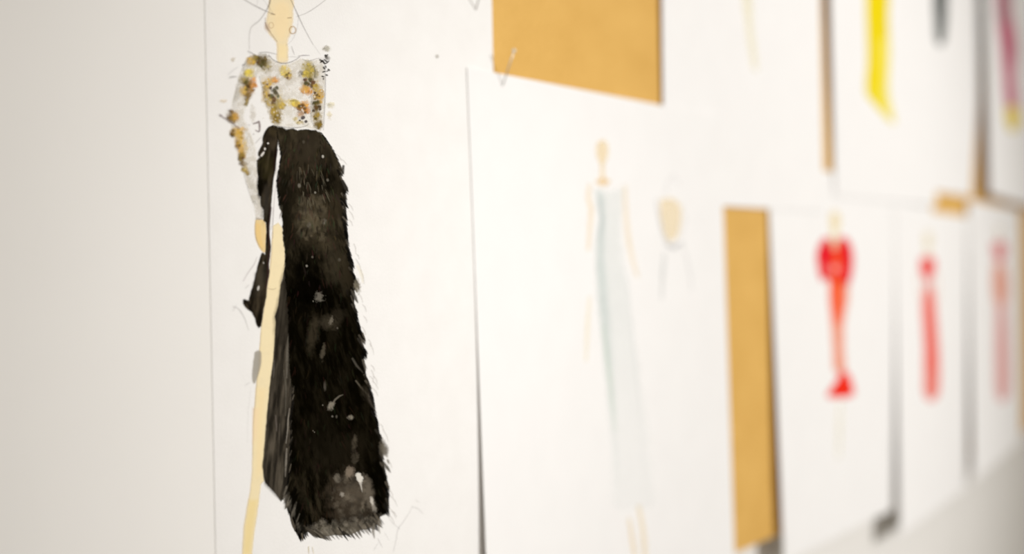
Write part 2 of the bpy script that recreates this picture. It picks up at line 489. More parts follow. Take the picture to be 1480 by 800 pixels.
# --- gold, olive and brown flecks on the bodice
c = Canvas(312, 66, 486, 262, 1.6)
GOLD, YEL, BRN, DRK, ORG, OLV = (224, 184, 88), (240, 213, 108), (116, 93, 46), (62, 50, 34), (230, 160, 84), (168, 146, 78)
flecks = [
    (384, 94, 8, 8, (178, 162, 112), .75), (376, 87, 10, 7, (112, 94, 54), .9), (379, 91, 5, 5, (92, 76, 42), .8), (362, 88, 6, 6, GOLD, .85), (368, 84, 4, 4, OLV, .7),
    (360, 106, 7, 6, YEL, .9), (358, 103, 4, 3, (246, 220, 96), .8), (354, 116, 7, 5, OLV, .75), (365, 120, 5, 7, ORG, .75), (357, 122, 6, 6, (118, 94, 48), .95), (351, 131, 5, 6, GOLD, .85), (362, 131, 5, 5, (186, 140, 72), .85), (358, 138, 5, 7, (140, 112, 60), .9), (356, 148, 2.2, 5, OLV, .8), (366, 124, 5, 2.5, ORG, .7),
    (388, 119, 8, 6, GOLD, .85), (397, 116, 5, 4, (236, 172, 98), .8), (384, 132, 4.5, 13, (206, 172, 90), .8), (389, 146, 6, 9, (196, 168, 92), .75), (401, 144, 7, 12, (214, 196, 150), .6), (400, 150, 7, 7, OLV, .6), (408, 151, 5, 6, (216, 186, 84), .8),
    (398, 165, 7.5, 12, (168, 142, 66), .9), (396, 160, 5, 7, (188, 158, 74), .7), (400, 172, 5, 6, (150, 124, 56), .8),
    (412, 102, 6.5, 8, (238, 212, 120), .85), (416, 108, 5, 5, (222, 190, 96), .7), (417, 113, 4, 2.4, (196, 170, 130), .6),
    (445, 98, 8, 9, (196, 176, 98), .85), (449, 106, 8, 8, (184, 162, 78), .85), (441, 107, 5, 4, (226, 200, 92), .8), (434, 107, 3, 5, (150, 142, 128), .5), (445, 118, 8, 8, (150, 128, 84), .55),
    (443, 131, 8, 5, (232, 166, 84), .85), (439, 128, 5, 5, (226, 180, 92), .7), (456, 107, 3, 6, (190, 180, 150), .5),
    (457, 126, 5, 8, (206, 174, 84), .9), (463, 139, 4, 9, (220, 176, 84), .85), (457, 140, 4, 5, (190, 150, 70), .7),
    (457, 153, 6, 8, (118, 98, 56), .85), (457, 167, 6, 6, (168, 142, 70), .92), (460, 180, 5, 6, (136, 112, 48), .95),
    (423, 148, 8, 4.5, (240, 214, 108), .85), (429, 152, 6, 4, (226, 192, 92), .8), (440, 151, 6, 5, (236, 178, 96), .75), (436, 156, 7.5, 6, (140, 98, 46), .85), (443, 159, 5, 5, (226, 156, 84), .8), (434, 165, 5, 4, (206, 168, 134), .6), (432, 177, 5, 2.5, (240, 218, 150), .6), (426, 172, 3, 3, (240, 220, 160), .5),
    (335, 167, 6, 7, (134, 102, 46), .9), (340, 168, 4.5, 6, (226, 174, 78), .9), (332, 172, 4, 4, (150, 122, 66), .7), (338, 175, 3, 3, (170, 140, 80), .6),
    (342, 190, 7, 6, (228, 184, 88), .9), (346, 199, 5.5, 10, (232, 188, 84), .9), (336, 193, 3, 5, (112, 84, 40), .85), (350, 187, 5, 2.5, (226, 190, 130), .6), (349, 214, 5, 9, (226, 184, 100), .85), (343, 209, 3.2, 6, (146, 112, 52), .8), (351, 222, 4, 7, (206, 164, 84), .8), (348, 227, 4, 6, (140, 116, 52), .9), (354, 212, 3, 10, (236, 212, 160), .5),
    (350, 236, 4, 4, (120, 98, 60), .8), (355, 236, 4, 3, (186, 172, 150), .6), (353, 244, 4, 4, (204, 176, 96), .8), (357, 249, 3.4, 3.4, (176, 148, 78), .8),
    (477, 152, 5, 4, (230, 222, 196), .6), (476, 167, 2.4, 5, (236, 222, 196), .6), (322, 146, 4.5, 2, (232, 218, 196), .7), (336, 86, 2.4, 2, (226, 216, 200), .6), (471, 70, 4, 4, (222, 216, 196), .5),
]
for k, (x, y, rx, ry, col, al) in enumerate(flecks):
    c.blob(x, y, rx, ry, col, al * .62, rnd.uniform(-15, 15), .5, .55, 40 + k, 3.0)
    for q in range(int(3 + rx * ry / 7)):
        a = rnd.uniform(0, 2 * math.pi); r = math.sqrt(rnd.random())
        m = rnd.choice((.72, .86, 1.0, 1.06, 1.12))
        dab = tuple(min(255, v * m) for v in col)
        c.blob(x + rx * r * math.cos(a), y + ry * r * math.sin(a), rnd.uniform(.8, 2.4), rnd.uniform(.8, 2.6), dab, al * rnd.uniform(.45, .85), rnd.uniform(0, 90), .45, .55, 40 + k * 7 + q, 2.0)
for q in range(60):                                        # specks of bare paper between the dabs
    x, y = rnd.uniform(376, 466), rnd.uniform(94, 180)
    c.blob(x, y, rnd.uniform(.6, 1.8), rnd.uniform(.6, 1.8), (240, 234, 224), rnd.uniform(.3, .7), 0, .5, .5, 900 + q, 2)
darks = [(386, 122, 1.6), (391, 127, 2), (396, 131, 3.2), (399, 135, 2.6), (392, 139, 3), (396, 143, 3), (400, 127, 2), (395, 148, 2.6), (388, 138, 1.6), (402, 139, 1.8), (414, 108, 1.8), (417, 106, 1.3), (415, 112, 1.4),
         (440, 115, 2), (442, 120, 2.4), (448, 115, 2.6), (452, 119, 2.6), (450, 124, 2.2), (446, 122, 2), (455, 134, 1.4), (458, 137, 1.8), (461, 139, 1.2), (454, 149, 2.4), (459, 148, 2.2), (456, 155, 2.4), (461, 154, 2), (453, 160, 1.8), (462, 158, 1.6), (456, 171, 1.6), (432, 154, 2), (437, 152, 2.2), (440, 157, 2), (441, 162, 2),
         (355, 119, 2.4), (359, 125, 2.6), (356, 129, 1.8), (374, 85, 2.6), (380, 90, 2.8), (372, 90, 2), (377, 95, 2), (350, 228, 1.8), (346, 210, 1.6), (336, 196, 1.8)]
for k, (x, y, r) in enumerate(darks):
    c.blob(x, y, r * 1.15, r * 1.15, (64 + rnd.randint(0, 34), 52 + rnd.randint(0, 26), 38), .7, rnd.uniform(0, 90), .4, .6, 140 + k, 2.0)
for (x, y, rx, ry) in ((437.5, 170, 3.2, 2.3), (442, 175.5, 2.2, 1.8), (433, 174, 1.4, 1)):
    c.blob(x, y, rx, ry, (88, 80, 80), .8, -25, .3, .25, 200, 3)
s1.film('gold_flecks', c, 2)['kind'] = 'stuff'

# --- dark side panel left of the slit
def streaky(cv, seed, dark, light, k=1.0, sx=3.0, sy=26.0, lean=0.0, gamma=1.6):
    """vary the colour of what is painted with brush streaks"""
    u = (cv.X + cv.Y * lean) / sx; v = cv.Y / sy
    n = np.clip((fbm(u, v, seed, 4) - .28) / .5, 0, 1) ** gamma
    cv.rgb[:] = lin(dark)[None, None, :] * (1 - n[..., None] * k) + lin(light)[None, None, :] * (n[..., None] * k)

c = Canvas(344, 176, 408, 480, 1.6)
panel = [(385, 187), (388, 183), (394, 181), (400, 182), (403, 188), (402, 200), (401, 208), (400.5, 215), (399, 230), (397.5, 243), (395, 258), (393.5, 274), (392, 290), (391, 303), (389, 318), (388, 333), (390, 346), (391, 356), (389.5, 370), (388, 382), (389, 393), (386.5, 404), (385, 416), (384.5, 428), (382.5, 438), (380, 450), (378.5, 462), (377, 471), (374, 473.5), (371, 470), (368.5, 460), (364, 451), (358, 447), (354, 443), (351, 438), (352, 433), (356, 433.5), (359.5, 434), (362, 423), (366, 411), (369.5, 396), (373.5, 379), (378, 365.5), (380, 365), (383, 368), (384, 352), (385, 332), (384, 321), (381, 319), (381, 303), (377, 298), (376, 290), (377, 284), (374, 282), (372, 270), (373, 257), (371.5, 247), (371, 232), (376, 227), (373, 225), (373, 220), (377, 212), (380, 206), (379, 200), (382, 192)]
c.poly(panel, (40, 34, 26), 1.0, .9, .5, 5, 51)
streaky(c, 52, (20, 16, 10), (66, 57, 44), .9, 5, 26, .12)
w = c.win(344, 176, 408, 480)
c.blob(386, 240, 9, 16, (60, 54, 30), .5, 0, .6, .4, 53, 8)
c.blob(394, 190, 7, 6, (72, 62, 42), .5, 0, .6, .4, 54, 6)
c.blob(376, 268, 4, 16, (10, 8, 4), .8, 0, .5, .4, 55, 6)
c.stroke([(400, 216), (397, 232), (396, 246)], 3, (36, 20, 20), .6, soft=1)
c.stroke([(391, 300), (388.5, 325), (388, 345), (389.5, 360), (387, 380), (387, 398), (384, 415)], 2.4, (58, 38, 36), .8, soft=.9)
c.blob(384, 293, 5, 22, (70, 64, 56), .45, 4, .6, .4, 56, 6)
c.blob(376, 405, 7, 18, (74, 68, 58), .5, 12, .6, .4, 57, 6)
c.blob(373, 416, 1.5, 3.4, (214, 208, 200), .85, 12, .3, .2, 58, 3)
c.blob(380.5, 379.5, 1.0, 1.5, (190, 184, 176), .7, 0, .3, .2, 59, 3)
c.stroke([(353, 434), (358, 438), (361, 444)], 4, (16, 12, 8), .8, soft=1)
for (x, y, rx, ry, rot) in ((379, 222.5, 1.5, 4.0, 35), (382.5, 215, 1.4, 1.8, 0), (387, 207, 1.3, 1.2, 0), (403, 204, 1.2, 3.2, -10)):
    c.blob(x, y, rx, ry, (236, 230, 222), .9, rot, .3, .2, 60, 3)
c.stroke([(373, 238), (377, 233), (381, 230)], 2.2, (44, 40, 22), .9, soft=.8)
s1.film('skirt_side_panel', c, 2)

# --- grey lining between the leg and the fur
c = Canvas(374, 380, 430, 730, 1.5)
lining = [(411, 388), (409, 401), (405.5, 412), (403.5, 430), (402, 442), (397, 457), (398.5, 466), (397.5, 482), (396.5, 500), (393.5, 530), (390.5, 550), (388, 575), (385.5, 600), (383.5, 625), (381.5, 650), (379, 672), (381, 690), (383, 697), (392, 707), (399, 714), (406, 724), (412, 716), (420, 690), (426, 640), (427, 560), (426, 480), (424, 400), (416, 380)]
c.poly(lining, (60, 54, 46), .96, 1.0, .5, 5, 61)
streaky(c, 62, (34, 30, 24), (92, 84, 72), .9, 5.0, 34, .10, 1.2)
c.poly([(411, 388), (404, 430), (398, 457), (398, 500), (410, 500), (420, 440), (420, 395)], (34, 30, 24), .6, 5, 2, 8, 63)
c.stroke([(417, 482), (415, 500), (414.5, 528), (414, 545)], 3.4, (108, 102, 92), .7, (.4, .6), 1, .6, 64)
c.stroke([(418, 590), (416, 606), (415.5, 620), (413, 640)], 2, (158, 150, 138), .75, (.4, .4), .7, .4, 65)
c.stroke([(414, 648), (413, 668), (412, 688)], 3, (150, 142, 130), .65, (.6, .3), .9, .5, 66)
c.stroke([(396, 520), (395, 545)], 1.4, (112, 106, 98), .6, (.4, .4), .7)
c.stroke([(398, 600), (399, 612), (399.5, 622)], 2, (122, 112, 104), .6, (.5, .4), .8, .5, 67)
c.stroke([(404, 612), (403, 640)], 1.5, (104, 96, 86), .5, (.4, .4), .8)
c.stroke([(410, 535), (413, 560), (412, 600)], 2.4, (112, 106, 94), .5, (.5, .3), 1, .6, 68)
s1.film('skirt_lining', c, 2)

# --- the fur skirt
c = Canvas(386, 176, 584, 800, 1.5)
fur_right = [(462, 191), (468, 197), (473, 205), (479, 213), (484, 223), (488, 232), (491, 240), (494, 247), (491, 255), (496, 264), (500, 274), (498, 283), (499, 292), (497, 300), (499, 310), (499, 322), (500, 334), (501, 346), (503, 360), (506, 371), (508, 381), (508, 390), (511, 398), (515, 407), (515, 415), (511, 421), (509, 429), (511, 441), (515, 456), (518, 470), (522, 481), (526, 489), (521, 494), (525, 502), (528, 511), (525, 519), (526, 532), (528, 543), (532, 553), (535, 563), (538, 577), (540, 590), (541, 601), (545, 611), (546, 621), (549, 632), (552, 645), (551, 658), (553, 672), (557, 688), (560, 702), (560, 716), (560, 730), (558, 741)]
fur_bottom = [(549, 746), (544, 757), (534, 762), (520, 766), (505, 772), (488, 772), (470, 774), (456, 772), (446, 768), (440, 770), (436, 777), (430, 770), (422, 755)]
fur_left = [(415, 735), (413, 718), (414, 704), (417, 690), (419, 670), (419, 648), (420, 625), (419, 606), (422, 590), (423, 562), (420, 545), (418, 520), (417, 490), (416, 450), (414, 420), (411, 392), (412, 366), (409, 346), (408, 322), (407, 306), (404, 300), (403, 288), (401, 275), (400, 263), (402, 250), (404, 238), (406, 226), (404.5, 214), (402, 206), (400, 196), (399, 186)]
fur_top = [(402, 182.5), (408, 183.5), (413, 187), (418, 186), (424, 185), (430, 188.5), (436, 187), (446, 187.5), (456, 189)]
fur = fur_right + fur_bottom + fur_left + fur_top
c.poly(fur, (30, 26, 18), 1.0, 1.0, 1.3, 4, 71)
X, Y = c.X, c.Y
n1 = np.clip((fbm((X - Y * .22) / 6, (Y + X * .2) / 20, 72, 5) - .3) / .42, 0, 1) ** 1.5
n2 = np.clip((fbm(X / 26, Y / 34, 73, 3) - .32) / .36, 0, 1)
upper = np.clip((430 - Y) / 90, 0, 1)                       # the wash at the top of the skirt is browner
lowc = np.clip((Y - 640) / 60, 0, 1) * np.clip((520 - X) / 60, 0, 1) * .35
k = np.clip(n1 * (.10 + .75 * upper * n2 + lowc * .8) + upper * .18, 0, 1)
c.rgb[:] = lin((8, 6, 2)) * (1 - k[..., None]) + lin((80, 71, 54)) * k[..., None]
FUR_A = c.a.copy()
def patch(x, y, rx, ry, col, al, rot=0, seed=80, sc=7, soft=.5, rough=.5):
    c.blob(x, y, rx, ry, col, al, rot, soft, rough, seed, sc)
patch(449, 312, 19, 24, (88, 79, 60), .75, 0, 80, 9)
patch(452, 322, 14, 12, (104, 94, 74), .5, 0, 81, 5)
patch(478, 300, 14, 22, (58, 50, 36), .6, 20, 82)
patch(430, 220, 26, 26, (54, 46, 34), .6, 0, 83)
patch(450, 215, 24, 22, (66, 58, 46), .45, 0, 84)
patch(484, 380, 12, 34, (64, 57, 44), .6, -18, 85)
patch(498, 395, 10, 22, (52, 45, 32), .6, -18, 86)
patch(457, 350, 18, 12, (84, 74, 56), .5, 0, 87, 5)
patch(448, 375, 22, 26, (6, 5, 2), .8, 0, 88, 8)
patch(440, 420, 30, 30, (4, 3, 1), .85, 0, 89, 9)
patch(414, 340, 8, 40, (26, 23, 16), .6, 0, 90)
patch(472, 262, 14, 16, (12, 10, 5), .7, 20, 91)
patch(408, 290, 9, 30, (18, 16, 10), .7, 0, 92)
patch(452, 480, 7, 24, (70, 62, 48), .6, 8, 93, 6)
patch(474, 466, 13, 9, (72, 65, 52), .6, 0, 94, 4)
patch(488, 455, 10, 10, (50, 44, 34), .5, 0, 95, 5)
patch(461, 429, 5.5, 6, (126, 120, 108), .7, 0, 96, 2.6, .4, .7)
patch(478, 463, 3, 5, (128, 120, 106), .7, 20, 97, 2.2, .4, .7)
patch(466, 508, 3, 10, (92, 84, 70), .7, 10, 98, 3, .4, .7)
patch(478, 586, 4, 6, (150, 142, 128), .85, 25, 99, 2.6, .4, .5)
c.stroke([(478, 586), (484, 577), (490, 572), (495, 570)], 2.4, (132, 124, 110), .75, (.9, .3), .8, .4, 100)
patch(506, 602.5, 4, 3, (150, 142, 126), .85, 0, 101, 3, .4, .3)
patch(480, 601.5, 1.6, 1.5, (130, 124, 114), .8, 0, 102, 3, .4, .3)
patch(486, 601.5, 1.4, 2, (96, 90, 80), .8, 0, 103, 3)
patch(469, 557, 1.6, 6, (92, 86, 76), .7, 0, 104, 3)
c.stroke([(514, 550), (522, 560), (531, 570), (537, 580)], 2.2, (106, 98, 84), .8, (.9, .4), .9, .4, 105)
patch(531, 568, 9, 12, (52, 46, 36), .7, -35, 106)
patch(536, 578, 4, 8, (86, 78, 68), .7, -20, 107, 4)
patch(512, 640, 3.6, 9, (112, 102, 86), .7, 8, 108, 4)
patch(513, 660, 5, 8, (96, 88, 74), .7, 0, 109, 3, .4, .7)
patch(500, 655, 30, 26, (34, 29, 20), .6, 0, 110, 9)
patch(460, 650, 26, 40, (28, 24, 16), .5, 0, 111, 9)
patch(503, 722, 26, 32, (74, 64, 52), .75, -10, 112, 8)
patch(512, 712, 18, 22, (106, 96, 82), .55, -10, 113, 5)
patch(533, 712, 7, 24, (122, 112, 98), .7, -12, 114, 4, .4, .6)
patch(505, 682, 6, 7, (136, 122, 106), .85, 15, 115, 3, .4, .5)
patch(487, 691, 4.5, 6, (128, 120, 106), .85, 0, 116, 3, .4, .4)
patch(519, 690, 4.4, 7, (240, 234, 222), .95, -20, 117, 3, .3, .4)
c.stroke([(519, 692), (521, 700), (523, 710)], 2.6, (226, 218, 206), .85, (1, .3), .7)
patch(494, 714, 3, 3, (170, 162, 150), .8, 0, 118, 2)
patch(537, 722, 2.6, 5, (222, 214, 202), .8, -15, 119, 2.4, .35, .5)
patch(540, 732, 3, 8, (200, 190, 176), .75, -15, 120, 2.6, .35, .5)
patch(512, 740, 24, 12, (52, 45, 36), .6, 10, 121, 6)
patch(490, 765, 44, 8, (104, 97, 84), .7, -3, 122, 5, .4, .6)
patch(470, 768, 7, 5, (172, 164, 148), .65, 0, 123, 3)
patch(508, 770, 7, 5, (176, 168, 152), .6, 0, 124, 3)
patch(534, 758, 10, 7, (120, 112, 98), .7, -25, 125, 3)
patch(546, 705, 10, 40, (6, 5, 2), .75, -5, 126, 8)
patch(430, 740, 10, 34, (6, 5, 2), .8, 6, 127, 8)
patch(495, 247, 4, 4, (92, 84, 70), .7, 0, 128, 3)
patch(398, 256, 3, 5, (126, 118, 104), .8, 10, 129, 3)
patch(404, 303, 3, 6, (92, 88, 74), .7, 10, 130, 3)
for (x, y, r, v) in ((466, 226, 1.7, 216), (432, 268, 2.2, 130), (473, 260, 1.8, 122), (455, 278, 1.3, 150), (443, 384, 1.4, 170), (451, 371, 1.5, 120), (452, 435, 1, 140), (487, 474, 1.3, 110), (466, 585, .9, 120), (490, 375, 2, 92), (446, 325, 3, 128), (468, 320, 3, 132), (438, 205, 2, 86), (452, 622, .9, 110), (454, 624, .8, 130)):
    patch(x, y, r, r * 1.2, (v, v - 6, v - 18), .8, 0, 131, 3, .4, .3)
for q in range(80):                                        # broken dabs in the thin wash above the hem
    a = rnd.uniform(0, 2 * math.pi); r = math.sqrt(rnd.random())
    x, y = 508 + 30 * r * math.cos(a), 714 + 36 * r * math.sin(a)
    g = rnd.choice((40, 60, 84, 104, 124, 140))
    patch(x, y, rnd.uniform(1.5, 5), rnd.uniform(1.5, 5), (g, g * .92, g * .8), rnd.uniform(.12, .4), rnd.uniform(0, 90), 700 + q, 2.2, .6, .9)
for q in range(120):                                       # broken dabs in the upper wash
    x, y = rnd.uniform(428, 470), rnd.uniform(284, 345)
    g = rnd.choice((30, 56, 78, 96, 110))
    patch(x, y, rnd.uniform(1.5, 5), rnd.uniform(1.5, 5), (g, g * .9, g * .72), rnd.uniform(.2, .5), rnd.uniform(0, 90), 860 + q, 2.5, .5, .7)
for q in range(170):                                       # and along the hem
    x, y = rnd.uniform(446, 552), rnd.uniform(752, 774)
    g = rnd.choice((50, 80, 110, 140, 160))
    patch(x, y - (x - 446) * .07, rnd.uniform(1.5, 4), rnd.uniform(1.5, 4), (g, g * .94, g * .84), rnd.uniform(.12, .4), rnd.uniform(0, 90), 990 + q, 2.2, .6, .9)
c.a[:] = FUR_A
patch(519, 690, 4.0, 6.5, (240, 234, 222), .9, -20, 117, 3, .3, .4)
patch(505, 682, 5, 6, (136, 122, 106), .6, 15, 115, 3, .4, .5)
patch(537, 724, 2.4, 5, (222, 214, 202), .75, -15, 119, 2.4, .35, .5)
# hair strokes inside the fur
def direction(x, y):
    t = (x - 450) / 90.0
    a = math.radians(90 - 32 * t + rnd.uniform(-16, 16))
    return math.cos(a), math.sin(a)
for q in range(900):
    y = rnd.uniform(195, 760)
    lo = 404 + max(0, y - 300) * .035; hi = 470 + (y - 190) * .165
    x = rnd.uniform(lo, hi)
    jx, jy = int((x - c.x0) * c.res), int((y - c.y0) * c.res)
    if c.a[jy, jx] < .95: continue
    dx, dy = direction(x, y)
    L = rnd.uniform(5, 15)
    up = max(0, min(1, (440 - y) / 120))
    v = rnd.random()
    col = (6, 5, 2) if v < .55 else ((40 + 36 * up) * rnd.uniform(.6, 1.2), (34 + 33 * up) * rnd.uniform(.6, 1.15), 22 + 24 * up)
    if math.hypot((x - 510) / 30, (y - 714) / 38) < 1 and rnd.random() < .75: continue
    c.stroke([(x, y), (x + dx * L * .5 + rnd.uniform(-1, 1), y + dy * L * .5), (x + dx * L, y + dy * L)], rnd.uniform(.9, 2.6), col, rnd.uniform(.25, .6), (.6, .15), .7)
for q in range(60):                                        # pale dry-brush hairs in the upper fur
    x, y = rnd.uniform(428, 476), rnd.uniform(235, 292)
    dx, dy = direction(x + 25, y)
    L = rnd.uniform(6, 15)
    c.stroke([(x, y), (x + dx * L, y + dy * L)], rnd.uniform(.7, 1.5), (118, 110, 92) if q % 2 else (6, 5, 3), rnd.uniform(.3, .7), (.7, .15), .6)
# spikes along the rim
def spikes(path, ang0, ang1, step, lmin, lmax, wmin, wmax, alo=.55, ahi=1.0, grey=.3):
    pts = smooth_path(path, 6)
    acc = 0
    tot = len(pts)
    for q in range(1, tot):
        (xa, ya), (xb, yb) = pts[q - 1], pts[q]
        acc += math.hypot(xb - xa, yb - ya)
        if acc < step: continue
        acc = rnd.uniform(-.4, .4) * step
        a = math.radians(ang0 + (ang1 - ang0) * q / tot + rnd.uniform(-14, 14))
        L = rnd.uniform(lmin, lmax)
        dx, dy = math.cos(a), math.sin(a)
        g = rnd.uniform(50, 112) if rnd.random() < grey else rnd.uniform(8, 34)
        c.stroke([(xb - dx * L * .6, yb - dy * L * .6), (xb + dx * L * .1, yb + dy * L * .1), (xb + dx * L * .5, yb + dy * L * .5)],
                 rnd.uniform(wmin, wmax), (g, g * .92, g * .8), rnd.uniform(alo, ahi), (.8, .05), .6)
spikes(fur_right[6:], 58, 66, 3.2, 9, 17, 2.0, 4.2)
spikes(fur_right[:8], 50, 56, 4, 6, 10, 1.2, 2.4)
spikes(fur_bottom[:9], 48, 40, 3.4, 13, 24, 2.4, 5, .35, .8, .9)
spikes(fur_bottom[8:], 62, 80, 3, 9, 17, 2, 4, .6, 1, .4)
spikes(fur_left[:10], 112, 100, 3.6, 6, 12, 1.4, 3, .5, .9, .3)
spikes(fur_left[20:28], 100, 112, 5, 4, 7, 1.4, 2.6, .7, 1, .05)
# ragged grey tails of paint
for (pts, wd, g, al) in (([(509, 422), (513, 430), (517, 437)], 5, 80, .8), 
                         ([(554, 668), (560, 676), (564, 682)], 4, 96, .8), ([(560, 664), (562, 670)], 2.5, 140, .7), ([(496, 240), (495, 249), (492, 256)], 4, 78, .8), ([(495, 262), (500, 272), (503, 277)], 5, 60, .9),
                         ([(524, 520), (527, 530), (528, 537)], 3, 120, .7), ([(509, 518), (515, 528), (524, 538)], 3, 100, .6),
                         ([(522, 486), (528, 492)], 3, 20, .95), ([(526, 504), (531, 511)], 3, 20, .95),
                         ([(540, 757), (539, 768), (541, 777)], 4, 140, .6), ([(548, 750), (547, 762), (549, 770)], 2.5, 150, .5)):
    c.stroke(pts, wd, (g, g * .94, g * .84), al, (.8, .15), 1.0, .3, 133)
# the pale grey fringe at the lower left
for q in range(46):
    t = rnd.random()
    x = 407 + 23 * t + rnd.uniform(-1, 4); y = 722 + 44 * t + rnd.uniform(-6, 2)
    g = rnd.choice((26, 60, 84, 110, 128))
    L = rnd.uniform(5, 16)
    c.stroke([(x + 5, y - L), (x + 2, y - L * .3), (x + rnd.uniform(-1, 3), y + rnd.uniform(1, 6))], rnd.uniform(2, 4.5), (g, g * .94, g * .84), rnd.uniform(.3, .75), (.7, .1), .9, .4, 134 + q)
for q in range(40):
    t = rnd.random()
    x = 414 + 20 * t + rnd.uniform(0, 6); y = 700 + 62 * t
    c.stroke([(x + 4, y - 10), (x, y), (x - rnd.uniform(0, 5), y + rnd.uniform(5, 13))], rnd.uniform(2, 4), (10, 8, 4), rnd.uniform(.5, .95), (.8, .1), .8)
c.blob(554.5, 647, 5.5, 11, (116, 108, 94), .75, -12, .4, .5, 135, 4)
c.blob(516, 413, 4.5, 8, (150, 142, 122), .6, -12, .5, .6, 136, 3)
c.rgb *= .82
s1.film('fur_skirt', c, 3, 'black brushed fur skirt with ragged edges')

# --- grey swatch beside the leg
c = Canvas(358, 500, 384, 560, 1.3)
c.poly(smooth_path([(368, 509), (372, 506.5), (377, 509), (377, 524), (373, 540), (368, 553), (365, 550), (364.5, 540), (366, 524)]), (178, 171, 158), .75, 1.3, .5, 6, 150, .2, 8)
s1.film('grey_wash', c, 2)

# --- pencil lines
c = Canvas(312, -30, 640, 800, 1.4)
PEN = (128, 124, 120)
def pen(pts, wd=1.1, al=.5, col=PEN, tp=(.7, .4)):
    c.stroke(smooth_path(pts, 5) if len(pts) > 2 else pts, wd, col, al * .8, tp, .6, .3, 160)
pen([(344, -6), (364, 6), (383, 15.5), (397, 21)], 1.3, .6)
pen([(391, -10), (390, 3), (384, 16), (374, 30), (363, 39), (360, 52), (360, 72)], 2.0, .3)
pen([(390.5, -8), (389, 5), (385, 14)], 1.5, .45)
pen([(372, -4), (371, 8)], 1, .2)
pen([(379, -2), (388, 10), (394, 19)], .9, .25)
pen([(383, 26), (384, 36), (390, 46), (400, 60)], 1.3, .5, (150, 132, 116))
pen([(418, -4), (424, 8), (430, 21), (440, 42), (452, 64)], 1.2, .6)
pen([(452, 64), (458, 72), (463, 80)], 1, .2)
pen([(480, -8), (458, 9), (442, 19), (428, 24)], 1.2, .38)
pen([(415, 26), (421, 25.5)], 1.6, .55, (150, 124, 92), (.6, .6))
pen([(391, 20), (397, 21)], 1.6, .5, (150, 124, 92), (.6, .6))
pen([(431, 22), (430, 35), (427, 48), (420, 60), (412, 66)], 1.0, .26)
pen([(421, 67), (425, 79)], 1.2, .5)
pen([(374, 76), (386, 75.5), (400, 78.5)], 1.2, .55)
pen([(388, 79), (393, 85), (401, 89.8), (410, 91.5), (420, 89.5), (428, 85.5), (433, 82)], 1.5, .62)
pen([(415, 82), (424, 82), (432, 83)], .9, .3)
pen([(431, 81), (438, 80), (447, 80)], 1.3, .6, (132, 122, 130))
pen([(437, 85), (442, 88), (450, 87), (458, 84.5), (468, 84)], 1.1, .4)
pen([(358, 74), (364, 77), (369, 80)], 2.2, .38)
pen([(362, 80), (356, 88), (350, 100)], 1.4, .35)
pen([(374, 110), (378, 124), (382, 140), (386, 156)], 1.3, .4)
pen([(469, 95), (470, 120), (469, 150), (468, 172), (467, 188)], 1.6, .45)
pen([(450, 140), (449, 160), (450, 175), (457, 186)], 1.1, .45)
pen([(452, 92), (455, 104), (452, 118)], 1.2, .5, (96, 90, 70))
pen([(446, 141), (450, 138), (453, 132)], 1.6, .4, (150, 142, 140))
pen([(455, 187), (463, 191), (467, 194)], 1.0, .4)
pen([(398, 181.5), (410, 183.5), (425, 184.5), (440, 182.5), (446, 179)], 1.2, .55)
pen([(345, 116), (340, 136), (336, 152)], 1.2, .35)
pen([(350, 240), (355, 262), (363, 286), (368, 297)], 1.1, .4)
pen([(369, 318), (369, 338), (373, 352), (380, 361)], 1.0, .45, (170, 145, 100))
pen([(365, 292), (368, 291), (370, 295)], 1.2, .45)
pen([(395, 300), (394, 320), (391, 332)], 1.1, .35)
pen([(399, 264), (396, 290), (394, 320), (394, 344)], 1.4, .35, (168, 156, 158))
# stray marks round the figure
pen([(350, 94.5), (354, 92.5)], 2.6, .55)
pen([(331, 112), (336, 111), (342, 110.5)], 2.2, .55)
pen([(329, 108), (337, 101), (344, 96)], 1.4, .25)
pen([(318, 166), (323, 170), (330, 174), (337, 179), (346, 186)], 3.0, .6, (140, 124, 122))
pen([(317, 166), (320, 168)], 3.6, .6, (140, 126, 126))
pen([(366, 178.5), (371, 177), (374, 176), (375, 184), (374, 190), (369, 188)], 2.8, .75, (122, 98, 98))
pen([(369, 207), (374, 201), (378, 197)], 1.3, .4)
pen([(359, 180), (361, 181)], 2, .35); pen([(365.5, 193.5), (367, 194)], 1.8, .5)
pen([(351, 406), (358, 394), (367, 381), (371, 371)], 1.3, .42, (150, 132, 134))
pen([(354, 416), (360, 411)], 1.3, .3)
pen([(336, 443), (343, 445), (349, 452), (354, 462), (359, 477)], 1.3, .42)
pen([(336, 449), (341, 440)], 1.2, .25)
pen([(354, 556), (361, 552)], 1.2, .25)
pen([(362, 560), (358, 600), (357, 640)], .9, .15)
pen([(381, 697), (392, 708), (405, 722)], 1.3, .5)
pen([(382, 700), (396, 714), (404, 722)], 2.6, .22)
